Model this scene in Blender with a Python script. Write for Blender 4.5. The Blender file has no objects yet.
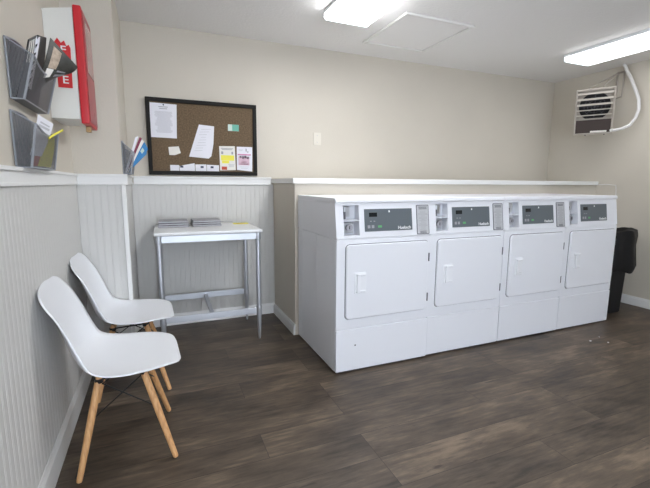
import bpy, bmesh, math, random
from mathutils import Vector, Matrix, noise
random.seed(4)
S = bpy.context.scene
COL = S.collection
PI = math.pi
# ---------------------------------------------------------------- camera
W_PX, F_PX = 650.0, 399.24
pitch, yaw, roll, CAM_H = .150063, .396554, .005760, 1.2
cy_, sy_, cp_, sp_ = math.cos(yaw), math.sin(yaw), math.cos(pitch), math.sin(pitch)
fw = Vector((sy_*cp_, cy_*cp_, -sp_)); rt = Vector((cy_, -sy_, 0)); up = rt.cross(fw)
c_, s_ = math.cos(roll), math.sin(roll)
r2 = rt*c_ + up*s_; u2 = -rt*s_ + up*c_
cam_d = bpy.data.cameras.new('camera'); cam = bpy.data.objects.new('camera', cam_d); COL.objects.link(cam)
cam.matrix_world = Matrix(((r2.x, u2.x, -fw.x, 0), (r2.y, u2.y, -fw.y, 0), (r2.z, u2.z, -fw.z, CAM_H), (0, 0, 0, 1)))
cam_d.sensor_fit = 'HORIZONTAL'; cam_d.sensor_width = 36; cam_d.lens = 36*F_PX/W_PX; cam_d.clip_start = .02
S.camera = cam
# ---------------------------------------------------------------- world, light, exposure
WORLD_STRENGTH = 8.0
TUBE_STRENGTH = 16.0
TUBE_DIM = 4.5
EXPOSURE = 0.21
w = bpy.data.worlds.new('daylight'); S.world = w; w.use_nodes = True
bg = w.node_tree.nodes['Background']; bg.inputs[0].default_value = (.80, .88, 1.0, 1); bg.inputs[1].default_value = WORLD_STRENGTH
S.view_settings.view_transform = 'Standard'; S.view_settings.look = 'None'
S.view_settings.exposure = EXPOSURE; S.view_settings.gamma = 1; S.view_settings.use_curve_mapping = False
# ---------------------------------------------------------------- materials
def nt(name):
    m = bpy.data.materials.new(name); m.use_nodes = True
    return m, m.node_tree.nodes, m.node_tree.links, m.node_tree.nodes['Principled BSDF']
def mat(name, col, rough=.5, metal=0., bump=0., bscale=200., var=0., vscale=6., spec=.5, emit=None, es=0.):
    m, N, L, B = nt(name)
    B.inputs['Base Color'].default_value = (*col, 1); B.inputs['Roughness'].default_value = rough
    B.inputs['Metallic'].default_value = metal; B.inputs['Specular IOR Level'].default_value = spec
    tc = N.new('ShaderNodeTexCoord')
    if var:
        n = N.new('ShaderNodeTexNoise'); n.inputs['Scale'].default_value = vscale; n.inputs['Detail'].default_value = 4
        r = N.new('ShaderNodeValToRGB')
        r.color_ramp.elements[0].position = .3; r.color_ramp.elements[1].position = .7
        r.color_ramp.elements[0].color = (*[c*(1-var) for c in col], 1); r.color_ramp.elements[1].color = (*[min(1, c*(1+var)) for c in col], 1)
        L.new(tc.outputs['Object'], n.inputs['Vector']); L.new(n.outputs['Fac'], r.inputs['Fac']); L.new(r.outputs['Color'], B.inputs['Base Color'])
    if bump:
        n = N.new('ShaderNodeTexNoise'); n.inputs['Scale'].default_value = bscale; n.inputs['Detail'].default_value = 3
        b = N.new('ShaderNodeBump'); b.inputs['Strength'].default_value = bump; b.inputs['Distance'].default_value = .004
        L.new(tc.outputs['Object'], n.inputs['Vector']); L.new(n.outputs['Fac'], b.inputs['Height']); L.new(b.outputs['Normal'], B.inputs['Normal'])
    if emit:
        B.inputs['Emission Color'].default_value = (*emit, 1); B.inputs['Emission Strength'].default_value = es
    return m
M = {}
M['wall'] = mat('painted_drywall', (.60, .555, .48), .62, bump=.25, bscale=120, var=.02, vscale=2.5)
M['ceiling'] = mat('textured_ceiling', (.80, .785, .77), .9, bump=.6, bscale=55)
M['bead'] = mat('beadboard_paint', (.60, .593, .572), .5, bump=.05, bscale=60)
M['trim'] = mat('white_trim_paint', (.78, .78, .77), .4)
M['white'] = mat('white_enamel', (.80, .815, .86), .28, bump=.03, bscale=250)
M['white2'] = mat('white_enamel_console', (.80, .815, .86), .35)
M['gap'] = mat('dark_gap_shade', (.08, .08, .09), .8)
M['gasket'] = mat('grey_gasket', (.12, .12, .14), .7)
M['panelgrey'] = mat('slate_display_film', (.115, .135, .15), .35)
M['lcd'] = mat('dark_lcd', (.015, .018, .02), .2)
M['green'] = mat('green_indicator', (.12, .42, .16), .4)
M['lettering'] = mat('white_lettering', (.85, .87, .88), .5)
M['lightgrey'] = mat('light_grey_label', (.50, .51, .53), .5)
M['darkgrey'] = mat('dark_grey_print', (.14, .14, .16), .6)
M['midgrey'] = mat('mid_grey_print', (.36, .36, .39), .6)
M['palegrey'] = mat('pale_grey_print', (.52, .52, .56), .6)
M['coinmetal'] = mat('coin_slide_steel', (.55, .57, .60), .3, metal=.8)
M['pocket'] = mat('coin_pocket_grey', (.66, .68, .73), .45)
M['chrome'] = mat('brushed_aluminium', (.54, .56, .60), .42, metal=.85)
M['laminate'] = mat('white_laminate', (.74, .75, .76), .3)
M['shell'] = mat('white_polypropylene', (.82, .835, .87), .36)
M['blackwire'] = mat('black_wire', (.012, .012, .013), .45, metal=.3)
M['frameblk'] = mat('black_frame', (.008, .007, .006), .6, spec=.25)
M['red'] = mat('red_enamel', (.56, .012, .022), .38)
M['redflat'] = mat('red_sign', (.60, .015, .02), .5)
M['redglass'] = mat('reddish_window', (.42, .17, .17), .12)
M['boxwhite'] = mat('cabinet_white', (.74, .74, .70), .5)
M['paper'] = mat('white_paper', (.80, .80, .86), .8)
M['paper2'] = mat('creamy_paper', (.80, .78, .74), .8)
M['yellow'] = mat('yellow_paper', (.85, .78, .10), .7)
M['paleyellow'] = mat('pale_yellow_paper', (.78, .78, .55), .7)
M['redprint'] = mat('red_orange_print', (.55, .09, .05), .7)
M['pink'] = mat('pink_print', (.62, .25, .42), .7)
M['palepink'] = mat('pale_pink_print', (.75, .52, .62), .7)
M['teal'] = mat('teal_print', (.14, .45, .35), .5)
M['paleteal'] = mat('pale_teal_print', (.55, .68, .62), .5)
M['blue'] = mat('blue_brochure', (.04, .22, .50), .5)
M['navy'] = mat('navy_print', (.03, .04, .10), .6)
M['maroon'] = mat('maroon_print', (.20, .02, .06), .6)
M['magdark'] = mat('dark_magazine_cover', (.035, .035, .030), .35, var=.5, vscale=30)
M['magblk'] = mat('black_magazine_cover', (.012, .012, .014), .3)
M['skin'] = mat('portrait_print', (.42, .33, .25), .5, var=.3, vscale=60)
M['magtable'] = mat('grey_newsprint_cover', (.27, .27, .29), .5, var=.25, vscale=25)
M['black'] = mat('black_plastic', (.008, .008, .009), .6, spec=.3)
M['bag'] = mat('black_bin_liner', (.006, .006, .007), .55, bump=.8, bscale=14, spec=.3)
M['heater'] = mat('putty_enamel', (.40, .36, .315), .5)
M['louver'] = mat('pale_putty_enamel', (.50, .465, .42), .45)
M['brown'] = mat('brown_panel', (.042, .028, .024), .6)
M['conduit'] = mat('white_flex_conduit', (.74, .73, .72), .45)
M['brass'] = mat('brass_latch', (.35, .22, .10), .4, metal=.6)
M['lint'] = mat('lint', (.7, .7, .7), .9)
M['fixture'] = mat('fixture_white', (.80, .82, .84), .4)
M['door'] = mat('grey_door_paint', (.45, .44, .42), .5)

def cork():
    m, N, L, B = nt('cork'); B.inputs['Roughness'].default_value = .9
    tc = N.new('ShaderNodeTexCoord'); n = N.new('ShaderNodeTexNoise'); n.inputs['Scale'].default_value = 90; n.inputs['Detail'].default_value = 6
    r = N.new('ShaderNodeValToRGB'); e = r.color_ramp.elements
    e[0].position = .3; e[0].color = (.105, .070, .040, 1); e[1].position = .7; e[1].color = (.185, .128, .075, 1)
    L.new(tc.outputs['Object'], n.inputs['Vector']); L.new(n.outputs['Fac'], r.inputs['Fac']); L.new(r.outputs['Color'], B.inputs['Base Color'])
    return m
M['cork'] = cork()

def wood():
    m, N, L, B = nt('oak_dowel'); B.inputs['Roughness'].default_value = .45
    tc = N.new('ShaderNodeTexCoord'); mp = N.new('ShaderNodeMapping'); mp.inputs['Scale'].default_value = (60, 60, 3)
    n = N.new('ShaderNodeTexNoise'); n.inputs['Scale'].default_value = 2; n.inputs['Detail'].default_value = 4
    r = N.new('ShaderNodeValToRGB'); e = r.color_ramp.elements
    e[0].position = .3; e[0].color = (.50, .25, .10, 1); e[1].position = .7; e[1].color = (.72, .42, .19, 1)
    L.new(tc.outputs['Object'], mp.inputs['Vector']); L.new(mp.outputs['Vector'], n.inputs['Vector'])
    L.new(n.outputs['Fac'], r.inputs['Fac']); L.new(r.outputs['Color'], B.inputs['Base Color'])
    return m
M['oak'] = wood()

def floor_mat():
    m, N, L, B = nt('vinyl_plank')
    tc = N.new('ShaderNodeTexCoord')
    mp = N.new('ShaderNodeMapping'); mp.inputs['Location'].default_value = (.37, .05, 0)
    L.new(tc.outputs['Object'], mp.inputs['Vector'])
    bt = N.new('ShaderNodeTexBrick')
    bt.offset = .37; bt.offset_frequency = 3; bt.squash = 1
    bt.inputs['Scale'].default_value = 1; bt.inputs['Brick Width'].default_value = 1.22; bt.inputs['Row Height'].default_value = .18
    bt.inputs['Mortar Size'].default_value = .0012; bt.inputs['Mortar Smooth'].default_value = .2; bt.inputs['Bias'].default_value = 0
    bt.inputs['Color1'].default_value = (0, 0, 0, 1); bt.inputs['Color2'].default_value = (1, 1, 1, 1); bt.inputs['Mortar'].default_value = (.5, .5, .5, 1)
    L.new(mp.outputs['Vector'], bt.inputs['Vector'])
    # grain stretched along the plank, shifted from plank to plank
    g = N.new('ShaderNodeMapping'); g.inputs['Scale'].default_value = (2.2, 16, 1)
    add = N.new('ShaderNodeVectorMath'); add.operation = 'ADD'
    sc = N.new('ShaderNodeVectorMath'); sc.operation = 'SCALE'; sc.inputs['Scale'].default_value = 7.0
    L.new(bt.outputs['Color'], sc.inputs[0]); L.new(mp.outputs['Vector'], add.inputs[0]); L.new(sc.outputs[0], add.inputs[1])
    L.new(add.outputs[0], g.inputs['Vector'])
    n1 = N.new('ShaderNodeTexNoise'); n1.inputs['Scale'].default_value = 3; n1.inputs['Detail'].default_value = 8; n1.inputs['Roughness'].default_value = .65
    L.new(g.outputs['Vector'], n1.inputs['Vector'])
    g2 = N.new('ShaderNodeMapping'); g2.inputs['Scale'].default_value = (1.3, 2.6, 1); L.new(add.outputs[0], g2.inputs['Vector'])
    n2 = N.new('ShaderNodeTexNoise'); n2.inputs['Scale'].default_value = 2.0; n2.inputs['Detail'].default_value = 5; L.new(g2.outputs['Vector'], n2.inputs['Vector'])
    def mth(op, a, b):
        x = N.new('ShaderNodeMath'); x.operation = op
        for i, v in ((0, a), (1, b)):
            if isinstance(v, (int, float)): x.inputs[i].default_value = v
            else: L.new(v, x.inputs[i])
        return x.outputs[0]
    f = mth('ADD', mth('ADD', mth('MULTIPLY', bt.outputs['Color'], .17), mth('MULTIPLY', n1.outputs['Fac'], .95)), mth('MULTIPLY', n2.outputs['Fac'], .95))
    f = mth('SUBTRACT', f, .62)
    r = N.new('ShaderNodeValToRGB'); e = r.color_ramp.elements
    e[0].position = .15; e[0].color = (.028, .020, .014, 1); e[1].position = .85; e[1].color = (.240, .178, .124, 1)
    mid = r.color_ramp.elements.new(.5); mid.color = (.100, .073, .051, 1)
    L.new(f, r.inputs['Fac'])
    mx = N.new('ShaderNodeMixRGB'); mx.inputs['Color2'].default_value = (.018, .013, .011, 1)
    L.new(bt.outputs['Fac'], mx.inputs['Fac']); L.new(r.outputs['Color'], mx.inputs['Color1']); L.new(mx.outputs['Color'], B.inputs['Base Color'])
    # scattered dark knots and short cracks in the printed wood
    g3 = N.new('ShaderNodeMapping'); g3.inputs['Scale'].default_value = (5, 22, 1); L.new(add.outputs[0], g3.inputs['Vector'])
    n3 = N.new('ShaderNodeTexNoise'); n3.inputs['Scale'].default_value = 1.6; n3.inputs['Detail'].default_value = 3; L.new(g3.outputs['Vector'], n3.inputs['Vector'])
    kr = N.new('ShaderNodeValToRGB'); kr.color_ramp.elements[0].position = .66; kr.color_ramp.elements[0].color = (0, 0, 0, 1); kr.color_ramp.elements[1].position = .74; kr.color_ramp.elements[1].color = (.7, .7, .7, 1)
    L.new(n3.outputs['Fac'], kr.inputs['Fac'])
    mk = N.new('ShaderNodeMixRGB'); mk.inputs['Color2'].default_value = (.022, .015, .011, 1)
    L.new(kr.outputs['Color'], mk.inputs['Fac']); L.new(mx.outputs['Color'], mk.inputs['Color1']); L.new(mk.outputs['Color'], B.inputs['Base Color'])
    rr = mth('ADD', mth('MULTIPLY', n1.outputs['Fac'], .25), .36); L.new(rr, B.inputs['Roughness'])
    b = N.new('ShaderNodeBump'); b.inputs['Strength'].default_value = .25; b.inputs['Distance'].default_value = .002
    L.new(n1.outputs['Fac'], b.inputs['Height']); L.new(b.outputs['Normal'], B.inputs['Normal'])
    return m
M['floor'] = floor_mat()

def wiremesh(name, col, step=.004):
    m, N, L, B = nt(name); B.inputs['Base Color'].default_value = (*col, 1); B.inputs['Metallic'].default_value = .3; B.inputs['Roughness'].default_value = .45
    tc = N.new('ShaderNodeTexCoord'); sp = N.new('ShaderNodeSeparateXYZ'); L.new(tc.outputs['Object'], sp.inputs[0])
    def line(out):
        a = N.new('ShaderNodeMath'); a.operation = 'PINGPONG'; a.inputs[1].default_value = step/2; L.new(out, a.inputs[0])
        b = N.new('ShaderNodeMath'); b.operation = 'GREATER_THAN'; b.inputs[1].default_value = step*.39; L.new(a.outputs[0], b.inputs[0]); return b.outputs[0]
    s1 = N.new('ShaderNodeMath'); s1.operation = 'ADD'; L.new(sp.outputs['Y'], s1.inputs[0]); L.new(sp.outputs['X'], s1.inputs[1])
    mx = N.new('ShaderNodeMath'); mx.operation = 'MAXIMUM'
    L.new(line(s1.outputs[0]), mx.inputs[0]); L.new(line(sp.outputs['Z']), mx.inputs[1]); L.new(mx.outputs[0], B.inputs['Alpha'])
    return m
M['mesh'] = wiremesh('grey_wire_mesh', (.13, .135, .15))
M['rim'] = mat('grey_rim_metal', (.33, .35, .39), .4, metal=.4)
# ---------------------------------------------------------------- helpers
def thicken(b, th):
    # give an open surface real thickness, half on each side
    b.normal_update(); vs = b.verts[:]; fs = b.faces[:]
    bound = [(e.verts[0], e.verts[1]) for e in b.edges if len(e.link_faces) == 1]
    ns = [v.normal.copy() for v in vs]; twin = {}
    for v, n in zip(vs, ns): twin[v] = b.verts.new(v.co-n*th/2)
    for f in fs: b.faces.new([twin[v] for v in f.verts][::-1])
    for v, n in zip(vs, ns): v.co += n*th/2
    for a, c in bound: b.faces.new((a, c, twin[c], twin[a]))
    bmesh.ops.recalc_face_normals(b, faces=b.faces[:])
class MB:
    def __init__(s): s.bm = bmesh.new()
    def _merge(s, b, mtx=None):
        if mtx is not None: b.transform(mtx)
        me = bpy.data.meshes.new('t'); b.to_mesh(me); b.free(); s.bm.from_mesh(me); bpy.data.meshes.remove(me); return s
    def box(s, x0, x1, y0, y1, z0, z1, bev=0, seg=2, mtx=None):
        b = bmesh.new(); bmesh.ops.create_cube(b, size=1)
        for v in b.verts: v.co = Vector((x0+(v.co.x+.5)*(x1-x0), y0+(v.co.y+.5)*(y1-y0), z0+(v.co.z+.5)*(z1-z0)))
        if bev: bmesh.ops.bevel(b, geom=b.edges[:], offset=bev, segments=seg, affect='EDGES', profile=.5)
        return s._merge(b, mtx)
    def prism(s, pts, axis, a0, a1, bev=0, mtx=None):
        # pts: 2-D outline; axis = extrusion axis. (x: pts=(y,z)) (y: pts=(x,z)) (z: pts=(x,y))
        b = bmesh.new()
        def P(p, a): return (a, p[0], p[1]) if axis == 'x' else ((p[0], a, p[1]) if axis == 'y' else (p[0], p[1], a))
        lo = [b.verts.new(P(p, a0)) for p in pts]; hi = [b.verts.new(P(p, a1)) for p in pts]
        n = len(pts); b.faces.new(lo); b.faces.new(hi[::-1])
        for i in range(n): b.faces.new((lo[i], hi[i], hi[(i+1) % n], lo[(i+1) % n]))
        bmesh.ops.recalc_face_normals(b, faces=b.faces[:])
        if bev: bmesh.ops.bevel(b, geom=b.edges[:], offset=bev, segments=2, affect='EDGES', profile=.5)
        return s._merge(b, mtx)
    def rrect(s, x0, x1, z0, z1, r, y0, y1, bev=0, mtx=None):
        pts = []
        for cx, cz, a in ((x1-r, z1-r, 0), (x0+r, z1-r, 90), (x0+r, z0+r, 180), (x1-r, z0+r, 270)):
            for k in range(7): t = math.radians(a+15*k); pts.append((cx+r*math.cos(t), cz+r*math.sin(t)))
        b = bmesh.new(); lo = [b.verts.new((p[0], y0, p[1])) for p in pts]; hi = [b.verts.new((p[0], y1, p[1])) for p in pts]
        n = len(pts); f0 = b.faces.new(lo); b.faces.new(hi[::-1])
        for i in range(n): b.faces.new((lo[i], hi[i], hi[(i+1) % n], lo[(i+1) % n]))
        bmesh.ops.recalc_face_normals(b, faces=b.faces[:])
        if bev: bmesh.ops.bevel(b, geom=list(f0.edges), offset=bev, segments=3, affect='EDGES', profile=.5)
        return s._merge(b, mtx)
    def tube(s, pts, r, n=10, caps=True):
        pts = [Vector(p) for p in pts]; rs = r if isinstance(r, (list, tuple)) else [r]*len(pts)
        rings = []; prev = None; b = s.bm
        for i, p in enumerate(pts):
            t = (pts[min(i+1, len(pts)-1)]-pts[max(i-1, 0)]).normalized()
            if prev is None: a = t.orthogonal().normalized()
            else: a = (prev - t*prev.dot(t)).normalized()
            prev = a; c = t.cross(a)
            rings.append([b.verts.new(p + (a*math.cos(2*PI*k/n)+c*math.sin(2*PI*k/n))*rs[i]) for k in range(n)])
        for A, B_ in zip(rings, rings[1:]):
            for k in range(n): b.faces.new((A[k], A[(k+1) % n], B_[(k+1) % n], B_[k]))
        if caps: b.faces.new(rings[0][::-1]); b.faces.new(rings[-1])
        return s
    def sheet(s, P, u, v, th):
        # grid of points P(i/u, j/v) given thickness th along its normal
        b = bmesh.new(); G = [[b.verts.new(P(i/u, j/v)) for j in range(v+1)] for i in range(u+1)]
        for i in range(u):
            for j in range(v): b.faces.new((G[i][j], G[i+1][j], G[i+1][j+1], G[i][j+1]))
        thicken(b, th)
        return s._merge(b)
    def poly(s, pts, th):
        b = bmesh.new(); b.faces.new([b.verts.new(p) for p in pts]); thicken(b, th); return s._merge(b)
    def build(s, name, m, parent=None, smooth=False, loc=None):
        me = bpy.data.meshes.new(name); bmesh.ops.recalc_face_normals(s.bm, faces=s.bm.faces[:]); s.bm.to_mesh(me); s.bm.free()
        me.materials.append(m); o = bpy.data.objects.new(name, me); COL.objects.link(o)
        if smooth:
            for p in me.polygons: p.use_smooth = True
            try: me.set_sharp_from_angle(angle=math.radians(40))
            except Exception: pass
        if smooth: wn = o.modifiers.new('weighted', 'WEIGHTED_NORMAL'); wn.keep_sharp = True
        if parent: o.parent = parent
        if loc: o.location = loc
        return o
def tag(o, label, cat, group=None):
    o['label'] = label; o['category'] = cat
    if group: o['group'] = group
    return o
def thing(name, label, cat, loc=(0, 0, 0), rz=0, group=None):
    o = bpy.data.objects.new(name, None); COL.objects.link(o); o.location = loc; o.rotation_euler = (0, 0, rz); o.empty_display_size = .1
    return tag(o, label, cat, group)
def struct(mb, name, m):
    o = mb.build(name, m); o['kind'] = 'structure'; return o
def copy_tree(o, parent=None):
    c = o.copy(); COL.objects.link(c); c.parent = parent
    for ch in [k for k in bpy.data.objects if k.parent == o]: copy_tree(ch, c)
    return c
def text(name, s, size, m, parent, mtx, extrude=.0004, squeeze=1.0):
    cu = bpy.data.curves.new(name, 'FONT'); cu.body = s; cu.size = size; cu.extrude = extrude; cu.align_x = 'CENTER'; cu.align_y = 'CENTER'; cu.offset = size*.008
    t = bpy.data.objects.new(name, cu); COL.objects.link(t)
    dg = bpy.context.evaluated_depsgraph_get(); me = bpy.data.meshes.new_from_object(t.evaluated_get(dg))
    bpy.data.objects.remove(t)
    o = bpy.data.objects.new(name, me); COL.objects.link(o); me.transform(mtx @ Matrix.Diagonal((squeeze, 1, 1, 1))); me.materials.clear(); me.materials.append(m)
    if parent: o.parent = parent
    return o
FACE = Matrix.Rotation(PI/2, 4, 'X')      # text upright, read from -Y
# ---------------------------------------------------------------- the room
XL, XR, YB, YF, ZC = -.454, 4.405, 3.518, -2.3, 2.39
CH_X, CH_Y = -.19, 2.82
RAIL0, RAIL1 = 1.19, 1.249
struct(MB().box(XL-.15, XR+.15, YF-.15, YB+.15, -.1, 0), 'floor', M['floor'])
struct(MB().box(XL-.15, XR+.15, YF-.15, YB+.15, ZC, ZC+.1), 'ceiling', M['ceiling'])
struct(MB().box(XL-.15, XL, YF-.15, YB+.15, 0, ZC), 'wall_left', M['wall'])
struct(MB().box(XL, CH_X, CH_Y, YB, 0, ZC), 'wall_chase', M['wall'])
struct(MB().box(XL, XR, YB, YB+.15, 0, ZC), 'wall_back', M['wall'])

struct(MB().box(XR, XR+.15, YF-.15, YB+.15, 0, ZC), 'wall_right', M['wall'])
# front wall behind the camera, with a wide opening added to let in daylight
OX0, OX1, OZ0, OZ1 = -.2, 1.9, .1, 2.15
mb = MB().box(XL, OX0, YF-.15, YF, 0, ZC).box(OX1, XR, YF-.15, YF, 0, ZC).box(OX0, OX1, YF-.15, YF, OZ1, ZC).box(OX0, OX1, YF-.15, YF, 0, OZ0)
struct(mb, 'wall_front', M['wall'])
mb = MB().box(OX0, OX1, YF-.12, YF-.06, OZ0, OZ0+.05).box(OX0, OX1, YF-.12, YF-.06, OZ1-.05, OZ1)
for x in (OX0, (OX0+OX1)/2-.025, OX1-.05): mb.box(x, x+.05, YF-.12, YF-.06, OZ0+.05, OZ1-.05)
struct(mb, 'added_window_1', M['trim'])  # unseen window frame, added with the opening to brighten the room
PX0 = .965; PY0 = 2.905
struct(MB().box(PX0, XR, PY0, YB, 0, 1.2), 'wall_partition', M['wall'])
struct(MB().box(PX0-.02, XR, PY0-.022, YB, 1.2, 1.24, .004), 'trim_1', M['trim'])

def beadboard(name, a0, a1, plane, axis, z0, z1, sgn, pitch=.0405, th=.010):
    # plank panelling with V grooves, extruded upward. axis: the direction it runs along
    prof = []; x = a0; i = 0
    while x < a1-1e-6:
        e = min(x+pitch, a1)
        prof += [(x, th*.81), (x+.0022, th), (min(x+.0080, e), th), (min(x+.0095, e), th*.905), (min(x+.011, e), th), (e-.0012, th)]
        x = e
    outl = [(a0, 0)] + prof + [(a1, 0)]
    clean = [outl[0]]
    for p in outl[1:]:
        if p[0] > clean[-1][0]+1e-5 or abs(p[0]-clean[-1][0]) < 1e-5 and abs(p[1]-clean[-1][1]) > 1e-5: clean.append(p)
    mb = MB(); b = mb.bm
    def P(p, z): return (plane+sgn*p[1], p[0], z) if axis == 'y' else (p[0], plane+sgn*p[1], z)
    lo = [b.verts.new(P(p, z0)) for p in clean]; hi = [b.verts.new(P(p, z1)) for p in clean]
    for i in range(len(clean)-1): b.faces.new((lo[i], lo[i+1], hi[i+1], hi[i]))
    b.faces.new((lo[-1], lo[0], hi[0], hi[-1]))
    b.faces.new(hi); b.faces.new(lo[::-1])
    return struct(mb, name, M['bead'])
BH = .13
beadboard('trim_2', YF, CH_Y-.001, XL, 'y', BH, RAIL0, 1)
beadboard('trim_3', XL+.011, CH_X, CH_Y, 'x', BH, RAIL0, -1)
beadboard('trim_4', CH_X+.011, PX0-.001, YB, 'x', .10, RAIL0, -1)
beadboard('trim_5', CH_Y+.001, YB-.011, CH_X, 'y', .10, RAIL0, 1)
def rail(name, mode, a0, a1, plane, sgn):
    mb = MB()
    for d, z0, z1 in ((.017, RAIL0, RAIL1), (.026, RAIL1-.012, RAIL1+.002), (.022, RAIL0-.004, RAIL0+.009)):
        lo, hi = sorted((plane, plane+sgn*d))
        if mode == 'y': mb.box(lo, hi, a0, a1, z0, z1, .002)
        else: mb.box(a0, a1, lo, hi, z0, z1, .002)
    return struct(mb, name, M['trim'])
rail('trim_6', 'y', YF, CH_Y-.001, XL, 1)
rail('trim_7', 'x', XL+.012, CH_X+.026, CH_Y, -1)
rail('trim_8', 'y', CH_Y+.001, YB-.001, CH_X, 1)
rail('trim_9', 'x', CH_X+.027, PX0-.021, YB, -1)
struct(MB().box(CH_X-.012, CH_X+.013, CH_Y-.024, CH_Y-.0105, .005, RAIL0-.005, .003), 'trim_10', M['trim'])
def base(name, mode, a0, a1, plane, sgn, h, d=.015):
    mb = MB(); lo, hi = plane, plane+sgn*d
    pts = [(plane, 0), (plane+sgn*d, 0), (plane+sgn*d, h*.78), (plane+sgn*d*.75, h*.88), (plane+sgn*d*.6, h), (plane, h)]
    if mode == 'y':
        mb.prism([(p[0], p[1]) for p in pts], 'y', a0, a1)
    else: mb.prism(pts, 'x', a0, a1)
    return struct(mb, name, M['trim'])
base('baseboard_left', 'y', YF, CH_Y-.001, XL, 1, BH, .02)
base('baseboard_chase', 'x', XL+.021, CH_X-.013, CH_Y, -1, BH, .02)
base('baseboard_back', 'x', CH_X+.001, PX0-.001, YB, -1, .10)
base('baseboard_partition', 'y', PY0, YB-.016, PX0, -1, .09)
base('baseboard_right', 'y', YF, PY0-.001, XR, -1, .09)
# ---------------------------------------------------------------- ceiling lights
def light_fixture(label, x0, x1, y0, y1, m):
    t = thing('ceiling_light', label, 'light', ((x0+x1)/2, (y0+y1)/2, ZC-.06), 0, 'fluorescent ceiling lights')
    w2, l2 = (x1-x0)/2, (y1-y0)/2
    MB().prism([(-w2-.006, .059), (w2+.006, .059), (w2+.006, .034), (-w2-.006, .034)], 'y', -l2, l2).build('housing', M['fixture'], t)
    d = MB().prism([(-w2, .033), (w2, .033), (w2, .012), (w2-.010, 0), (-w2+.010, 0), (-w2, .012)], 'y', -l2+.012, l2-.012).build('diffuser', m, t)
    for s in (-1, 1):
        a, b = sorted((s*l2, s*(l2-.011)))
        MB().prism([(-w2-.004, .049), (w2+.004, .049), (w2+.004, .010), (w2-.008, -.004), (-w2+.008, -.004), (-w2-.004, .010)], 'y', a, b).build('end_cap', M['capmat'], t)
    return t
M['tube'] = mat('glowing_diffuser', (.8, .8, .8), .5, emit=(.97, .985, 1.0), es=TUBE_STRENGTH)
M['tube_dim'] = mat('glowing_diffuser_dimmed', (.8, .8, .8), .5, emit=(.97, .985, 1.0), es=TUBE_DIM)  # same diffuser with weaker emission, keeps the right wall darker
M['capmat'] = mat('translucent_end_cap', (.75, .82, .85), .4, emit=(.75, .88, .95), es=.30)
light_fixture('glowing wraparound fluorescent ceiling light beside the square access panel', 1.14, 1.48, 1.50, 2.76, M['tube'])
light_fixture('glowing wraparound fluorescent ceiling light above the wall heater', 3.545, 3.885, 1.50, 2.76, M['tube_dim'])
light_fixture('unseen fluorescent ceiling light added behind the viewpoint to brighten the room', 1.14, 1.48, -1.5, -.24, M['tube'])  # extra fixture out of view, added to raise the room brightness
# ---------------------------------------------------------------- access panel
t = thing('access_panel', 'square white access panel with a raised frame in the ceiling', 'access panel', (1.975, 2.865, ZC))
mb = MB(); a, b, f = .305, .325, .028
for x0, x1, y0, y1 in ((-a, a, -b, -b+f), (-a, a, b-f, b), (-a, -a+f, -b+f, b-f), (a-f, a, -b+f, b-f)): mb.box(x0, x1, y0, y1, -.018, -.001, .003)
mb.build('frame', mat('panel_white_trim', (.74, .73, .71), .5), t)
MB().box(-a+f+.004, a-f-.004, -b+f+.004, b-f-.004, -.010, -.001, .002).build('panel', M['ceiling'], t)
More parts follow.
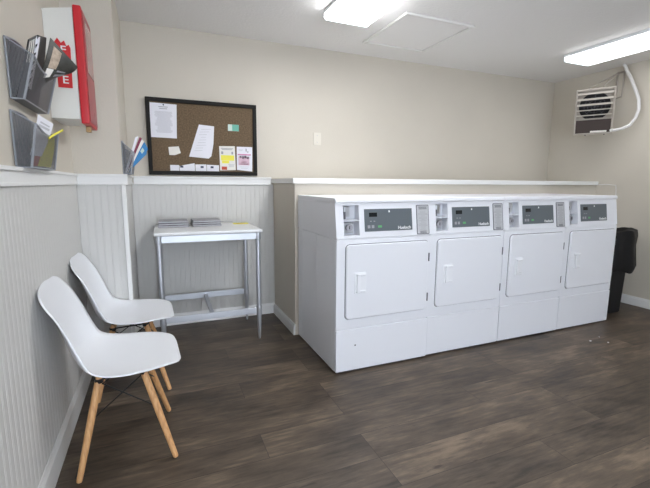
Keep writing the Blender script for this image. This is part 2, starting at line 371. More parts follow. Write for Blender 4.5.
# ---------------------------------------------------------------- dryers
def bar_lines(mb, x0, x1, z0, z1, n, y0, y1, h=.003, rag=.3, rng=None):
    rng = rng or random
    for k in range(n):
        z = z1-(k+.5)*(z1-z0)/n; d = (x1-x0)*rag*rng.random()*.5
        mb.box(x0+d, x1-d, y0, y1, z-h/2, z+h/2)
def make_dryer(label, with_label=True):
    t = thing('dryer', label, 'dryer', (0, 0, 0), 0, 'row of white coin operated dryers')
    w_, D = .664, .715
    # cabinet body: core with thin plates on both sides
    mb = MB().box(.006, w_-.006, .004, D, .012, .866).box(0, w_, 0, .022, .290, .860, .004)
    mb.build('body', M['white'], t, True)
    for x0, x1 in ((0, .006), (w_-.006, w_)):
        mb = MB()
        for y0, y1 in ((.023, .06), (.0625, .335), (.3375, .62), (.6225, D)): mb.box(x0, x1, y0, y1, .012, .862, .0015)
        mb.build('side_panel', M['white'], t, True)
    MB().box(.001, w_-.001, -.004, .022, .011, .286, .006).build('lower_panel', M['white'], t, True)
    MB().box(.012, w_-.012, .008, .03, .002, .015).build('toe_shade', M['gap'], t)  # dark strip stands in for the shadow line under the lower panel
    for x in (.05, w_-.05):
        for y in (.06, D-.06): MB().tube([(x, y, 0), (x, y, .0125)], .02, 10).build('foot', M['black'], t)
    # console
    def yface(z): return (z-.866)/(1.09-.866)*.031
    def slab(mb, x0, x1, z0, z1, back=None):
        back = D if back is None else back
        mb.prism([(yface(z0), z0), (yface(z1), z1), (back, z1), (back, z0)], 'x', x0, x1)
    mb = MB(); cz0, cz1, cx0, cx1 = .884, 1.070, .050, .152
    slab(mb, 0, cx0, .868, 1.083); slab(mb, cx1, w_, .868, 1.083)
    slab(mb, cx0, cx1, .868, cz0); slab(mb, cx0, cx1, cz1, 1.083)
    mb.box(cx0, cx1, .09, D, cz0, cz1)
    con = mb.build('console', M['white2'], t)
    MB().prism([(.023, 1.0835), (.019, 1.090), (.023, 1.109), (.032, 1.114), (D, 1.114), (D, 1.0835)], 'x', 0, w_, .002).build('top_cap', M['white2'], t, True)
    # coin box in the pocket
    mb = MB()
    mb.box(cx0+.001, cx1-.001, .078, .0895, cz0+.001, cz1-.001)
    mb.box(cx0+.001, cx1-.001, yface(.975)+.003, .078, .973, .980)
    cb = mb.build('coin_box', M['pocket'], t)
    mb = MB().box(cx0+.012, cx0+.048, .035, .077, 1.0, 1.062, .003).box(cx0+.022, cx0+.028, .032, .036, 1.012, 1.055)
    mb.build('coin_slot', M['coinmetal'], cb)
    mb = MB().box(cx0+.012, cx1-.022, .045, .077, .898, .962, .004); mb.build('lock_plate', M['coinmetal'], cb)
    k = MB(); k.tube([(cx0+.046, .044, .932), (cx0+.046, .028, .932)], .021, 18); k.build('lock_barrel', M['midgrey'], cb, True)
    MB().box(cx0+.0435, cx0+.0485, .026, .028, .922, .942).build('keyhole', M['black'], cb)
    MB().box(cx0+.008, cx0+.020, .030, .077, .985, 1.03, .002).build('coin_return', M['gasket'], cb)
    # tilt for things lying on the sloped face
    ang = math.atan2(.031, 1.09-.866)
    T = Matrix.Translation((0, yface(.975), .975)) @ Matrix.Rotation(-ang, 4, 'X') @ Matrix.Translation((0, 0, -.975))
    dp = MB().box(.186, .522, -.004, 0, .905, 1.045, .0015, mtx=T).build('display_panel', M['panelgrey'], t)
    MB().box(.217, .272, -.0046, -.0038, .996, 1.022, mtx=T).build('display_window', M['lcd'], dp)
    mb = MB(); mb.box(.352, .362, -.0055, -.0038, 1.022, 1.034, .001, mtx=T); mb.build('keyhole_mark', M['lettering'], dp)
    for x in (.222, .246): MB().box(x, x+.012, -.0045, -.0038, .966, .971, mtx=T).build('indicator', M['midgrey'], dp)
    for x in (.205, .232): MB().box(x, x+.018, -.0045, -.0038, .925, .944, mtx=T).build('button', M['midgrey'], dp)
    mb = MB().box(.276, .302, -.0047, -.0038, .927, .941, .0003, mtx=T); mb.build('start_button', M['green'], dp)
    text('brand_lettering', 'Huebsch', .028, M['lettering'], dp, T @ Matrix.Translation((.463, -.0046, .922)) @ FACE, .0005, .95)
    if with_label:
        lb = MB().rrect(.556, .650, .872, 1.066, .006, -.003, 0, mtx=T).build('instruction_label', M['darkgrey'], t)
        MB().rrect(.5610, .6450, .8770, 1.0610, .004, -.0038, -.0029, mtx=T).build('label_face', M['lightgrey'], lb)
        rng = random.Random(3); mb = MB()
        bar_lines(mb, .568, .638, 1.035, 1.055, 3, -.0044, -.0037, .004, .3, rng)
        mb2 = MB()
        bar_lines(mb2, .565, .641, .90, 1.028, 16, -.0044, -.0037, .0028, .7, rng)
        for z in (.965, .935): mb2.box(.561, .645, -.0044, -.0037, z, z+.0012)
        mb3 = MB(); bar_lines(mb3, .575, .632, .878, .896, 2, -.0044, -.0037, .005, .2, rng)
        for m_ in (mb, mb2, mb3): m_.bm.transform(T)
        mb3.build('label_footer', M['darkgrey'], lb)
        mb.build('label_heading', M['darkgrey'], lb); mb2.build('label_text', M['midgrey'], lb)
    # door
    dx0, dx1, dz0, dz1 = .060, .641, .357, .829
    MB().rrect(dx0-.004, dx1+.004, dz0-.004, dz1+.004, .028, -.0015, 0).build('door_gasket', M['gasket'], t)
    d = MB().rrect(dx0, dx1, dz0, dz1, .025, -.015, -.0012, .006).build('door', M['white'], t, True)
    # cup handle
    hx0, hx1, hz0, hz1 = .112, .190, .520, .655
    mb = MB()
    mb.rrect(hx0, hx1, hz0, hz1, .008, -.019, -.0145, .002)
    mb.box(hx0+.010, hx1-.006, -.029, -.019, hz1-.022, hz1-.008, .004)
    mb.box(hx0+.010, hx1-.006, -.029, -.019, hz0+.008, hz0+.022, .004)
    mb.box(hx0+.012, hx0+.034, -.032, -.026, hz0+.008, hz1-.008, .0025)
    mb.build('handle', mat('bright_white_handle', (.86, .875, .91), .25) if 'hm' not in M else M['hm'], d, True)
    for z in (.415, .690):
        mb = MB(); mb.tube([(.6475, -.008, z), (.6475, -.008, z+.055)], .0055, 8); mb.build('hinge', M['gasket'], d, True)
    return t
M['hm'] = mat('bright_white_handle', (.86, .875, .91), .25)
labels = ['white coin dryer at the left end of the row, its whole side showing',
          'white coin dryer second from the left end of the row',
          'white coin dryer third from the left, between the second and the end one',
          'white coin dryer at the right end of the row beside the black bin']
d0 = make_dryer(labels[0])
edges = [.985, 1.683, 2.350, 3.004, 3.649]
ys = [2.172, 2.184, 2.186, 2.190]
for i in range(4):
    if i == 0: o = d0
    elif i < 3: o = copy_tree(d0)
    else: o = make_dryer(labels[3], False)
    o['label'] = labels[i]
    o.location = (edges[i], ys[i], 0); o.scale = ((edges[i+1]-edges[i]-.004)/.664, 1, 1)
MB().tube([(.13, -.006, .178), (.13, -.0035, .178)], .005, 10).build('screw_hole', M['gasket'], d0)
# ---------------------------------------------------------------- chairs
PROF = [(.234, .410), (.230, .422), (.212, .432), (.158, .436), (.09, .430), (.01, .422), (-.06, .419), (-.112, .427), (-.149, .449), (-.174, .488), (-.194, .547), (-.212, .616), (-.230, .684), (-.246, .736), (-.259, .774), (-.269, .799)]
HW = [.205, .216, .228, .238, .245, .248, .248, .245, .241, .237, .234, .231, .228, .225, .221, .218]
CURL = [.0, .0, .002, .006, .014, .024, .036, .046, .051, .053, .050, .042, .030, .016, .006, .0]
def spline(arr, t):
    n = len(arr)-1; x = t*n; i = min(int(x), n-1); f = x-i
    g = lambda k: arr[max(0, min(n, k))]
    a, b, c, d = g(i-1), g(i), g(i+1), g(i+2)
    h = lambda a, b, c, d: .5*((2*b)+(-a+c)*f+(2*a-5*b+4*c-d)*f*f+(-a+3*b-3*c+d)*f**3)
    return tuple(h(*q) for q in zip(a, b, c, d)) if isinstance(b, tuple) else h(a, b, c, d)
def make_chair(label):
    t = thing('shell_chair', label, 'chair', (0, 0, 0), 0, 'white shell chairs along the left wall')
    U, V = 60, 28
    mb = MB(); b = mb.bm; G = []
    for i in range(U+1):
        s = .5-.5*math.cos(PI*(i+.25)/(U+.5)); x, z = spline(PROF, s); x1, z1 = spline(PROF, min(1, s+.01)); x0, z0 = spline(PROF, max(0, s-.01))
        tx, tz = x1-x0, z1-z0; l = math.hypot(tx, tz); nx, nz = tz/l, -tx/l     # towards the sitter
        hw = spline(HW, s); cu = spline(CURL, s)
        kf, kb = max(0, 1-s/.38), max(0, (s-.84)/.16)          # rounded outline at the front lip and at the back top
        hw *= (1-kf**1.95)**(1/2.0)*(1-kb**2.2)**(1/2.1)
        row = []
        for j in range(V+1):
            u = -1+2*j/V; dish = cu*(abs(u)**2.4)
            row.append(b.verts.new((x+nx*dish, u*hw, z+nz*dish)))
        G.append(row)
    for i in range(U):
        for j in range(V): b.faces.new((G[i][j], G[i+1][j], G[i+1][j+1], G[i][j+1]))
    o = mb.build('seat_shell', M['shell'], t, False)
    for p in o.data.polygons: p.use_smooth = True
    so = o.modifiers.new('thickness', 'SOLIDIFY'); so.thickness = .006; so.offset = -1
    # legs
    tops = {}; bots = {}
    for sx in (-1, 1):
        for sy in (-1, 1):
            bot = Vector((.184*sx, .2*sy, .004)); top = Vector((.080*sx-.010, .108*sy, .412 if sx > 0 else .405))
            P = [bot.lerp(top, f) for f in (0, .012, .3, .62, .9, .985, 1)]
            MB().tube(P, [.0095, .0115, .0135, .0155, .0150, .0125, .009], 14).build('leg', M['oak'], t, True)
            tops[sx, sy] = top; bots[sx, sy] = bot
    mb = MB()
    def at(k, f): return bots[k].lerp(tops[k], f)
    for a, c in (((-1, -1), (1, -1)), ((1, -1), (1, 1)), ((1, 1), (-1, 1)), ((-1, 1), (-1, -1))):
        mb.tube([at(a, .56), at(c, .93)], .0028, 6); mb.tube([at(c, .56), at(a, .93)], .0028, 6)
        mb.tube([at(a, .95), at(c, .95)], .0042, 6)
    for k in tops:
        mb.tube([at(k, .955), at(k, 1.0)+Vector((0, 0, .010))], .006, 8)
        mb.tube([at(k, .95)+Vector((0, 0, -.012)), at(k, .95)+Vector((0, 0, .006))], .017, 8)
    mb.build('wire_brace', M['blackwire'], t, True)
    return t
ch = make_chair('white moulded shell chair with wooden dowel legs, nearest the viewer')
ch.location = (-.175, 1.922, 0); ch.rotation_euler = (0, 0, math.radians(2.5))
c2 = copy_tree(ch); c2['label'] = 'white moulded shell chair farther back, between the nearest chair and the metal table'
c2.location = (-.177, 2.560, 0); c2.rotation_euler = (0, 0, math.radians(1))
# ---------------------------------------------------------------- work table
t = thing('work_table', 'white topped aluminium work table against the panelled back wall', 'table', (0, 0, 0))
TX0, TX1, TY0, TY1, TZ = -.035, .715, 2.915, 3.470, .862
MB().box(TX0, TX1, TY0, TY1, TZ-.024, TZ, .006).build('table_top', M['laminate'], t, True)
MB().box(TX0+.03, TX1-.03, TY0+.018, TY0+.030, .786, .836, .002).build('front_apron', M['chrome'], t)
MB().box(TX0+.03, TX1-.03, TY1-.04, TY1-.028, .786, .836, .002).build('rear_apron', M['chrome'], t)
for x in (TX0+.022, TX1-.034):
    MB().box(x, x+.012, TY0+.04, TY1-.05, .786, .836, .002).build('side_apron', M['chrome'], t)
LX0, LX1, LY0, LY1 = TX0+.030, TX1-.030, TY0+.034, TY1-.045
for x, y in ((LX0, LY0), (LX1, LY0), (LX0, LY1), (LX1, LY1)):
    lg = MB().tube([(x, y, .20), (x, y, .837)], .0180, 16).build('leg', M['chrome'], t, True)
    MB().tube([(x, y, .780), (x, y, .785), (x, y, .836), (x, y, .8375)], [.019, .023, .023, .020], 16).build('leg_bracket', M['chrome'], lg, True)
    MB().tube([(x, y, 0), (x, y, .012), (x, y, .10), (x, y, .185), (x, y, .195), (x, y, .262), (x, y, .268)], [.008, .010, .014, .0175, .022, .022, .018], 16).build('foot', M['chrome'], lg, True)
MB().box(LX0+.018, LX1-.018, LY0-.006, LY0+.006, .206, .252, .002).build('front_stretcher', M['chrome'], t)
MB().box(LX0+.018, LX1-.018, LY1-.006, LY1+.006, .236, .286, .002).build('rear_stretcher', M['chrome'], t)
MB().prism([(LY0+.007, .214), (LY1-.007, .244), (LY1-.007, .272), (LY0+.007, .242)], 'x', .325, .350).build('cross_bar', M['chrome'], t)
# magazines on the table: two fanned piles of three
k = 0
for x0, x1, side, seq in ((-.006, .218, 'left', ((.0, 0), (.008, 1.2), (.012, -1.5))), (.242, .462, 'right', ((.0, 1), (.006, -1), (.016, .8)))):
    for j, (dy, rz) in enumerate(seq):
        zb = TZ+.0006+j*.0165
        o = thing('magazine', '%s grey magazine in the %s pile on the metal table' % (('bottom', 'middle', 'top')[j], side), 'magazine', ((x0+x1)/2, 3.350+dy*.5, zb), math.radians(rz), 'magazines on the metal table')
        hw, hd = (x1-x0)/2-.003*j, .105
        pts = [(-hd, 0), (hd, 0), (hd, .014), (hd-.02, .0155), (-hd+.01, .0145), (-hd-.002, .008)]
        MB().prism([(p[0], p[1]) for p in pts], 'x', -hw, hw, .001).build('cover', M['magtable'], o, True)
        MB().box(-hw+.002, hw-.002, -hd-.004, -hd+.02, .0035, .0105).build('pages', M['palegrey'], o)
tag(MB().sheet(lambda u, v: Vector((.47+.10*u, 3.380-.012*u+.014*v, TZ+.020+.004*math.sin(u*3))), 8, 1, .002).build('pamphlet', M['gasket']), 'dark narrow folded strip poking out of the right magazine pile', 'pamphlet')
y0 = MB().box(-.062, .062, -.050, .050, 0, .003, .001).build('notepad', M['yellow']); y0.location = (.640, 3.375, TZ+.0006); y0.rotation_euler = (0, 0, math.radians(-4))
tag(y0, 'yellow printed pad lying on the right side of the metal table', 'notepad')
rng = random.Random(2); mb = MB(); 
for q in range(6): mb.box(-.048+rng.random()*.02, .048-rng.random()*.02, -.036+q*.013, -.032+q*.013, .0031, .0036)
o = mb.build('print', M['redprint'] if False else mat('ochre_print', (.55, .42, .10), .7), y0)
# ---------------------------------------------------------------- bulletin board
YBd = YB-.028
b_ = thing('bulletin_board', 'brown cork bulletin board in a black frame on the back wall', 'bulletin board', (0, 0, 0))
bx0, bx1, bz0, bz1 = -.048, .818, 1.264, 1.856
MB().box(bx0+.026, bx1-.026, YB-.018, YB-.002, bz0+.026, bz1-.026).build('cork_panel', M['cork'], b_)
mb = MB(); fr = .030
for x0, x1, z0, z1 in ((bx0, bx1, bz0, bz0+fr), (bx0, bx1, bz1-fr, bz1), (bx0, bx0+fr, bz0+fr, bz1-fr), (bx1-fr, bx1, bz0+fr, bz1-fr)): mb.box(x0, x1, YB-.034, YB-.001, z0, z1, .003)
mb.build('frame', M['frameblk'], b_)
YP = YB-.0215
def pinned(name, pts, m, label, cat, group=None, th=.0006, y=YP):
    o = thing(name, label, cat, (pts[0][0], y, pts[0][1]), 0, group)
    p = [(a-pts[0][0], c-pts[0][1]) for a, c in pts]
    MB().poly([(a, 0, c) for a, c in p], th).build('sheet', m, o)
    return o
def marks(o, name, m, rects, y=-.0014):
    x0, _, z0 = o.location; mb = MB()
    for a, b2, c, d in rects: mb.box(a-x0, b2-x0, y-.0004, y+.0004, c-z0, d-z0)
    return mb.build(name, m, o)
def lines(x0, x1, z0, z1, n, h, rag=.3, seed=1):
    r = random.Random(seed); L = []
    for k in range(n):
        z = z1-(k+.5)*(z1-z0)/n; d = (x1-x0)*rag*r.random()*.5; L.append((x0+d, x1-d, z-h/2, z+h/2))
    return L
n_ = pinned('notice_sheet', [(-.016, 1.816), (.181, 1.813), (.171, 1.551), (-.022, 1.554)], M['paper'], 'tall white printed notice pinned in the upper left corner of the board', 'notice', 'papers on the bulletin board')
marks(n_, 'heading', M['midgrey'], lines(.045, .115, 1.768, 1.795, 2, .005, .2))
marks(n_, 'printed_text', M['palegrey'], lines(.012, .148, 1.590, 1.755, 22, .0030, .35, 4))
tag(MB().tube([(.083, YP-.001, 1.803), (.083, YP-.008, 1.803)], [.004, .006], 10).build('push_pin', M['navy']), 'dark push pin holding the tall white notice', 'push pin')
n_ = pinned('letter', [(.345, 1.670), (.465, 1.662), (.455, 1.52), (.435, 1.42), (.412, 1.400), (.258, 1.412)], M['paper'], 'slanted creased white letter in the middle of the board', 'letter', 'papers on the bulletin board')
mb = MB(); r = random.Random(8)
for k in range(9):
    z = -.040-.021*k; x0 = .008-.0068*k*1.2; mb.box(x0+.02*r.random(), x0+.055+.03*r.random(), -.0018, -.001, z, z+.0026)
mb.bm.transform(Matrix.Rotation(math.radians(-4), 4, 'Y')); mb.build('handwriting', M['palegrey'], n_)
n_ = pinned('business_card', [(.104, 1.482), (.182, 1.490), (.196, 1.438), (.150, 1.420), (.108, 1.420)], M['paper2'], 'small crooked white card below the tall notice', 'card', 'papers on the bulletin board')
n_ = pinned('postcard', [(.578, 1.686), (.668, 1.686), (.667, 1.633), (.577, 1.633)], M['paleteal'], 'small green and white card at the upper right of the cork', 'card', 'papers on the bulletin board')
marks(n_, 'green_print', M['teal'], [(.612, .667, 1.634, 1.6855)])
n_ = pinned('flyer', [(.500, 1.505), (.630, 1.509), (.633, 1.310), (.503, 1.304)], M['paper2'], 'yellow and white flyer with a red box at the board lower right', 'flyer', 'papers on the bulletin board')
marks(n_, 'yellow_block', M['yellow'], [(.512, .622, 1.388, 1.432), (.52, .58, 1.365, 1.386)])
marks(n_, 'red_block', M['redprint'], [(.516, .560, 1.311, 1.338)])
marks(n_, 'heading', M['midgrey'], lines(.512, .616, 1.474, 1.492, 2, .005, .2)+[(.515, .532, 1.440, 1.462), (.600, .614, 1.440, 1.462)])
marks(n_, 'small_print', M['palegrey'], lines(.57, .625, 1.334, 1.36, 3, .004, .3))
n_ = pinned('flyer', [(.646, 1.506), (.779, 1.507), (.775, 1.300), (.643, 1.312)], M['paper'], 'pink and white flyer in the lower right corner of the board', 'flyer', 'papers on the bulletin board')
marks(n_, 'pink_block', M['palepink'], [(.657, .752, 1.352, 1.425)])
marks(n_, 'pink_heading', M['pink'], [(.652, .765, 1.436, 1.446)]+lines(.662, .748, 1.356, 1.392, 4, .004, .5, 2))
marks(n_, 'dark_lettering', M['darkgrey'], [(.668, .684, 1.412, 1.430), (.690, .704, 1.405, 1.428), (.708, .726, 1.412, 1.432), (.730, .748, 1.406, 1.424), (.722, .728, 1.468, 1.492), (.732, .744, 1.462, 1.468)])
marks(n_, 'small_print', M['palegrey'], lines(.665, .75, 1.322, 1.345, 2, .003, .4)+lines(.66, .70, 1.47, 1.485, 2, .003, .4))
for i, (P, lab) in enumerate((([(.110, 1.342), (.178, 1.342), (.178, 1.297), (.110, 1.297)], 'leftmost small white card along the bottom of the board'),
                 ([(.181, 1.336), (.298, 1.360), (.300, 1.330), (.300, 1.297), (.181, 1.297)], 'tilted white card second along the bottom of the board'),
                 ([(.304, 1.350), (.392, 1.352), (.392, 1.297), (.304, 1.297)], 'third white card along the bottom of the board'),
                 ([(.395, 1.350), (.494, 1.347), (.494, 1.297), (.395, 1.297)], 'white card along the board bottom touching the yellow flyer'))):
    n_ = pinned('business_card', P, M['paper'], lab, 'card', 'small cards along the bottom of the board')
    if i: x = (.186, .345, .425)[i-1]; marks(n_, 'logo', M['navy'], [(x, x+.024, 1.322, 1.338)])
# wall plate
t = thing('wall_plate', 'blank cream cover plate on the back wall right of the board', 'wall plate', (1.387, YB, 1.606))
MB().box(-.037, .037, -.006, -.0005, -.055, .055, .002).build('plate', mat('cream_plate', (.68, .64, .56), .4), t)
for z in (-.03, .03): MB().tube([(0, -.0055, z), (0, -.0072, z)], .004, 8).build('screw', M['lightgrey'], t)
# ---------------------------------------------------------------- wire mesh holders
def holder(label, loc, L, prof, rz=0, scoop=.035, topback=None, group='wire mesh magazine holders'):
    # local: wall at x=0, opens along y; prof = (depth bottom, depth top, height front, height back near, height back far)
    t = thing('magazine_holder', label, 'magazine holder', loc, rz, group)
    db, dt, hf, hb0, hb1 = prof; th = .0015
    # front panel with scooped top
    def F(u, v):
        y = u*L; sc = scoop*math.sin(PI*min(1, max(0, (u-.05)/.9)))**1 * (1 if True else 0)
        top = hf-sc*.6; return Vector((db+(dt-db)*v*top/hf, y, top*v))
    MB().sheet(F, 16, 2, th).build('front_panel', M['mesh'], t)
    def Bk(u, v): top = hb0+(hb1-hb0)*u+.022*math.sin(PI*u); return Vector((.003, u*L, top*v))
    MB().sheet(Bk, 16, 2, th).build('back_panel', M['mesh'], t)
    for y in (0, L): MB().poly([(.004, y, 0), (db, y, 0), (dt, y, hf), (.004, y, hb0 if y == 0 else hb1)], th).build('side_panel', M['mesh'], t)
    MB().box(.003, db, 0, L, -.002, .001).build('bottom_panel', M['mesh'], t)
    mb = MB()
    mb.tube([F(i/16, 1) for i in range(17)], .0038, 6); mb.tube([Bk(i/16, 1) for i in range(17)], .0038, 6)
    mb.tube([(db, 0, 0), (db, L, 0)], .003, 6)
    for y in (0, L):
        mb.tube([(.004, y, 0), (db, y, 0), F(0 if y == 0 else 1, 1), ], .0045, 6)
        mb.tube([(.004, y, 0), Bk(0 if y == 0 else 1, 1)], .0035, 6)
        mb.tube([Bk(0 if y == 0 else 1, 1), F(0 if y == 0 else 1, 1)], .0022, 6)
    mb.build('rim', M['rim'], t, True)
    return t
holder('grey wire mesh magazine holder, the upper one on the left wall', (XL+.001, 1.752, 1.488), .335, (.042, .080, .150, .200, .205))
holder('grey wire mesh magazine holder, the lower one on the left wall', (XL+.001, 1.732, 1.252), .350, (.048, .072, .150, .192, .150))
holder('small grey wire mesh brochure holder on the chase by the bulletin board', (CH_X+.001, 2.835, 1.255), .235, (.045, .068, .135, .195, .170), scoop=.02)

def leaf(name, label, corners, m, group=None, bend=.012, th=.003, cat='magazine', strips=()):
    # corners: bl, br, tr, tl (3-D)
    bl, br, tr, tl = [Vector(c) for c in corners]
    n = (br-bl).cross(tl-bl).normalized(); base = bl.copy()
    t = thing(name, label, cat, base, 0, group)
    def P(u, v): return bl.lerp(br, u).lerp(tl.lerp(tr, u), v)-base + n*bend*math.sin(PI*v)*(.4+.6*u)
    MB().sheet(P, 8, 8, th).build('cover', m, t, True)
    for nm, u0, u1, v0, v1, mm in strips:
        def Q(u, v): return P(u0+(u1-u0)*u, v0+(v1-v0)*v)
        o = MB().sheet(Q, 6, 6, th+.0016).build(nm, mm, t, True); o.location = n*.0  # sits a hair proud on both faces
    return t
XW = XL
G = 'magazines in the upper mesh holder'
leaf('magazine', 'black and white striped magazine leaning at the near end of the upper holder', [(-.444, 1.79, 1.495), (-.440, 1.93, 1.495), (-.385, 1.895, 1.745), (-.392, 1.80, 1.700)], M['magblk'], G, .004, .004, strips=[('white_stripe', .10+.22*k, .19+.22*k, .62, .97, M['paper2']) for k in range(4)])
leaf('magazine', 'black magazine with a pale edge behind the striped one in the upper holder', [(-.434, 1.86, 1.495), (-.430, 2.00, 1.495), (-.368, 1.95, 1.757), (-.378, 1.88, 1.742)], M['magblk'], G, .004, .006, strips=[('pale_edge', .0, .16, .2, .98, M['paper'])])
leaf('magazine', 'dark magazine with a portrait cover flopping outward from the upper holder', [(-.424, 1.915, 1.53), (-.370, 2.030, 1.630), (-.279, 2.030, 1.677), (-.356, 1.970, 1.763)], M['magdark'], G, .020, .004,
     strips=[('portrait', .14, .42, .50, .92, M['skin']), ('white_dress', .12, .36, .30, .49, M['paper2']), ('grey_lettering', .50, .90, .30, .37, M['midgrey']), ('grey_lettering', .50, .80, .44, .49, M['midgrey'])])
G = 'papers in the lower mesh holder'
leaf('pamphlet', 'white printed card sticking up out of the lower holder', [(-.432, 1.84, 1.30), (-.414, 1.92, 1.30), (-.372, 1.965, 1.432), (-.398, 1.86, 1.452)], M['paper'], G, .003, .0015, 'pamphlet', [('blue_print', .15, .85, .74, .80, M['palegrey']), ('blue_print', .2, .8, .84, .88, M['palegrey'])])
leaf('pamphlet', 'red and white pamphlet tucked behind the white card in the lower holder', [(-.434, 1.88, 1.262), (-.426, 1.96, 1.262), (-.392, 1.97, 1.412), (-.404, 1.89, 1.418)], M['redprint'], G, .003, .0015, 'pamphlet', [('white_band', .0, 1, .75, .85, M['paper'])])
leaf('pamphlet', 'yellow pamphlet standing at the far end of the lower holder', [(-.424, 1.90, 1.262), (-.412, 2.05, 1.262), (-.390, 2.06, 1.385), (-.396, 1.96, 1.395)], M['yellow'], G, .003, .0015, 'pamphlet')
mb = MB().tube([(-.385, 1.93, 1.372), (-.372, 1.97, 1.392), (-.352, 2.02, 1.415)], .0042, 8)
tag(mb.build('pen', M['yellow'], None, True), 'yellow pen lying over the top of the lower holder', 'pen')
G = 'brochures in the small mesh holder'
leaf('brochure', 'white brochure leaning at the near side of the small holder', [(-.182, 2.875, 1.262), (-.168, 2.880, 1.262), (-.092, 2.945, 1.500), (-.110, 2.940, 1.490)], M['paper'], G, .0, .002, 'brochure')
leaf('brochure', 'maroon striped brochure between the white ones in the small holder', [(-.180, 2.905, 1.262), (-.170, 2.910, 1.262), (-.073, 2.975, 1.487), (-.085, 2.970, 1.497)], M['maroon'], G, .0, .002, 'brochure')
leaf('brochure', 'white brochure behind the maroon one in the small holder', [(-.180, 2.930, 1.262), (-.166, 2.935, 1.262), (-.062, 2.995, 1.470), (-.074, 2.990, 1.485)], M['paper2'], G, .0, .002, 'brochure')
leaf('brochure', 'blue brochure fanned out at the far side of the small holder', [(-.178, 2.955, 1.268), (-.162, 2.960, 1.268), (-.040, 3.035, 1.425), (-.060, 3.010, 1.470)], M['blue'], G, .004, .002, 'brochure', [('pale_photo', .2, .7, .72, .85, M['paleteal'])])
leaf('brochure', 'blue brochure with a bent corner behind the fanned blue one', [(-.176, 2.985, 1.275), (-.160, 2.990, 1.275), (-.052, 3.045, 1.392), (-.046, 3.050, 1.435)], M['blue'], G, .004, .002, 'brochure')
# ---------------------------------------------------------------- fire extinguisher cabinet
t = thing('fire_cabinet', 'white fire extinguisher cabinet with a red door, high on the left wall', 'fire cabinet', (XL+.001, 2.37, 1.51))
MB().prism([(0, 0), (.123, 0), (.123, .518), (0, .496)], 'y', 0, .29).build('cabinet_body', M['boxwhite'], t)
d = MB().box(.125, .161, -.006, .290, -.020, .532, .006).build('door', M['red'], t, True)
dark = mat('dark_red_enamel', (.33, .015, .025), .3)
MB().box(.1612, .1640, .012, .276, -.006, .515, .001).build('door_face', dark, d)
MB().box(.1642, .1665, .045, .250, .235, .485, .001).build('window_pane', M['redglass'], d)
mb = MB().box(.1642, .1655, .17, .24, .01, .06); mb.build('door_sticker', mat('faded_sticker', (.45, .2, .2), .6), d)
MB().box(.128, .152, .10, .135, -.050, -.021, .003).build('latch', M['brass'], t)
sg = MB().prism([(.040, .145), (.100, .145), (.104, .330), (.098, .345), (.088, .338), (.080, .362), (.066, .350), (.052, .372), (.040, .352)], 'y', -.0035, -.0005).build('fire_sign', M['redflat'], t)
for i, ch_ in enumerate('FIRE'):
    text('letter', ch_, .050, M['lettering'], sg, Matrix.Translation((.073, -.0042, .318-.046*i)) @ FACE, .0004, 1.15)
# ---------------------------------------------------------------- unit heater
hy, ht = .55113, -.22903
r_ = Vector((math.sin(hy), -math.cos(hy), 0)); nv = Vector((math.cos(hy), math.sin(hy), 0))
upv = Vector((0, 0, 1))*math.cos(ht)+nv*math.sin(ht); nn = r_.cross(upv)   # nn: away from or towards the room
if nn.dot(Vector((1, 0, 0))) < 0: nn = -nn
t = bpy.data.objects.new('unit_heater', None); COL.objects.link(t); t.empty_display_size = .1
tag(t, 'putty coloured louvred fan heater hanging by the right wall', 'heater')
Mh = Matrix(((r_.x, nn.x, upv.x, 4.08), (r_.y, nn.y, upv.y, 2.792), (r_.z, nn.z, upv.z, 1.9265), (0, 0, 0, 1)))
t.matrix_world = Mh    # local x right, y back, z up
hw, hh = .164, .222
mb = MB()
for x0, x1, z0, z1 in ((-hw, hw, -hh, -hh+.014), (-hw, hw, hh-.016, hh), (-hw, -hw+.014, -hh+.014, hh-.016), (hw-.014, hw, -hh+.014, hh-.016)): mb.box(x0, x1, 0, .03, z0, z1, .002)
mb.build('face_frame', M['heater'], t)
mb = MB().box(-hw+.006, hw-.006, .031, .12, -hh+.01, hh-.01, .003)
mb.build('casing', M['heater'], t)
mb = MB(); mb.tube([(0, .029, .048), (0, .0305, .048)], .134, 48); mb.build('fan_opening', M['black'], t)
mb = MB()
for k in range(4): 
    a = k*PI/4; mb.tube([(-.132*math.cos(a), .026, .048-.132*math.sin(a)), (.132*math.cos(a), .026, .048+.132*math.sin(a))], .0012, 6)
for rr in (.03, .06, .09): mb.tube([(rr*math.cos(2*PI*q/24), .027, .048+rr*math.sin(2*PI*q/24)) for q in range(25)], .0012, 6)
mb.build('fan_guard', M['gasket'], t)
for k, z in enumerate((.176, .122, .070, .018, -.032)):
    th = .013 if k < 3 else .004
    MB().prism([(-.012, z-th*.5), (-.006, z-th*.5-.002), (.020, z+th*.5), (.016, z+th*.5+.003)], 'x', -hw+.015, hw-.015).build('louver', M['louver'], t)
MB().box(-hw+.015, hw-.015, .020, .030, -.078, -.064, .001).build('divider_strip', M['heater'], t)
lp = MB().box(-hw+.015, hw-.015, .018, .030, -hh+.015, -.079, .001).build('lower_panel', M['brown'], t)
MB().box(-.02, .118, .0150, .0178, -hh+.018, -hh+.034).build('name_plate', M['paper2'], lp)
for x in (-.06, .10): MB().tube([(x, .012, -hh-.010), (x, .012, -hh+.001)], .006, 8).build('knob', M['gasket'], t)
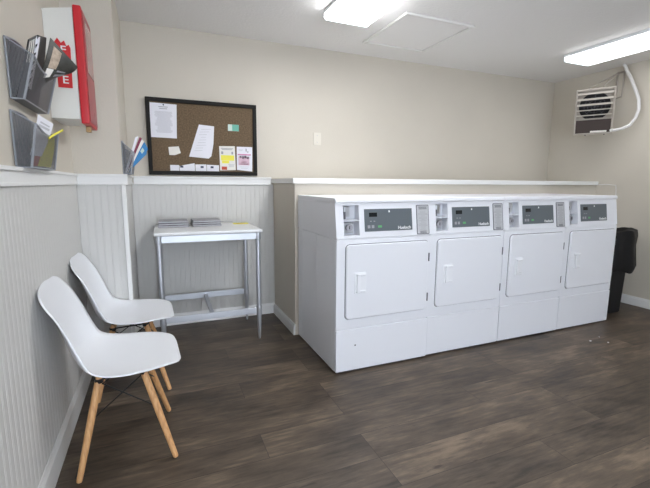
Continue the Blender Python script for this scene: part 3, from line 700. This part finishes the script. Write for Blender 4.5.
# bracket up to the wall, in heater space
inv = Mh.inverted()
def hl(p): return inv @ Vector(p)
mb = MB()
top = hl((4.392, 2.80, 2.33)); low = hl((4.392, 2.80, 2.08)); yoke = Vector((.06, .06, hh+.004)); y2 = Vector((-.06, .06, hh+.004))
mb.tube([yoke, top], .008, 8); mb.tube([y2, top+Vector((0, 0, -.004))], .006, 8)
mb.tube([top, low], .011, 8); mb.tube([hl((4.392, 2.735, 2.33)), hl((4.392, 2.735, 2.09))], .008, 8)
mb.tube([hl((4.392, 2.735, 2.09)), low], .008, 8); mb.tube([hl((4.392, 2.735, 2.33)), top], .010, 8)
mb.tube([low, Vector((.05, .115, .05))], .008, 8)
mb.build('wall_bracket', M['heater'], t, True)
pp = [hit for hit in ((4.345, 2.715, 2.388), (4.345, 2.690, 2.33), (4.345, 2.640, 2.24), (4.345, 2.585, 2.12), (4.345, 2.545, 2.02), (4.345, 2.535, 1.93), (4.335, 2.550, 1.85), (4.315, 2.585, 1.785), (4.28, 2.635, 1.755), (4.225, 2.668, 1.742), (4.175, 2.668, 1.738))]
tag(MB().tube([Vector(p) for p in pp], .0145, 12).build('flexible_conduit', M['conduit'], None, True), 'white flexible conduit looping from the ceiling to the heater', 'conduit')
mb = MB().tube([(4.396, 2.875, 1.205), (4.398, 2.80, 1.21), (4.398, 2.70, 1.20), (4.398, 2.69, 1.12), (4.398, 2.69, .9)], .004, 6)
tag(mb.build('wall_cable', M['conduit'], None, True), 'thin white cable on the right wall past the ledge end', 'cable')
# ---------------------------------------------------------------- bin
t = thing('trash_bin', 'black bin with a black liner, beyond the right end dryer', 'bin', (3.935, 2.47, 0))
mb = MB(); b = mb.bm; rings = []
def rr_ring(hx, hy_, z, r, n=6):
    P = []
    for cx, cyy, a in ((hx-r, hy_-r, 0), (-hx+r, hy_-r, 90), (-hx+r, -hy_+r, 180), (hx-r, -hy_+r, 270)):
        for k in range(n): q = math.radians(a+90*k/(n-1)); P.append((cx+r*math.cos(q), cyy+r*math.sin(q), z))
    return P
for hx, hy_, z in ((.135, .15, 0), (.138, .153, .01), (.165, .165, .70), (.17, .17, .705), (.17, .17, .73), (.155, .155, .73), (.125, .14, .02)):
    rings.append([b.verts.new(p) for p in rr_ring(hx, hy_, z, .05)])
for A, B_ in zip(rings, rings[1:]):
    for k in range(len(A)): b.faces.new((A[k], A[(k+1) % len(A)], B_[(k+1) % len(A)], B_[k]))
b.faces.new(rings[0][::-1]); b.faces.new(rings[-1])
mb.build('bin_body', M['black'], t, True)
mb = MB(); b = mb.bm; rings = []; n = 48
for i, (rad, z) in enumerate(((.10, .60), (.16, .70), (.185, .765), (.220, .800), (.240, .792), (.250, .74), (.246, .64), (.258, .54), (.268, .46), (.250, .41), (.215, .42), (.198, .50))):
    R_ = []
    for k in range(n):
        a = 2*PI*k/n; nx = noise.noise(Vector((math.cos(a)*2.2, math.sin(a)*2.2, z*3)))
        fold = 1+.07*nx+.035*math.sin(9*a+z*5)*(1 if 3 < i < 10 else .3)
        sag = -.05*nx*(1 if i > 4 else .4)
        R_.append(b.verts.new((rad*fold*math.cos(a)*.95+.035, rad*fold*math.sin(a)*.93, z+sag)))
    rings.append(R_)
for A, B_ in zip(rings, rings[1:]):
    for k in range(n): b.faces.new((A[k], A[(k+1) % n], B_[(k+1) % n], B_[k]))
mb.build('bin_liner', M['bag'], t, True)
# lint on the floor
for (x, y), lab, s in (((3.05, 1.93), 'largest white fluff speck on the floor before the third dryer', .007), ((3.20, 1.96), 'small white fluff speck right of the largest one on the floor', .004), ((3.15, 1.86), 'white fluff speck nearest the viewer of those before the third dryer', .005)):
    b = MB(); q = bmesh.new(); bmesh.ops.create_icosphere(q, subdivisions=2, radius=s)
    for v in q.verts: v.co *= 1+.4*noise.noise(v.co*300); v.co.z *= .5; 
    q.transform(Matrix.Translation((0, 0, s*.5))); b._merge(q)
    o = b.build('lint_tuft', M['lint']); o.location = (x, y, 0); tag(o, lab, 'lint', 'fluff specks on the floor')
bpy.context.view_layer.update()
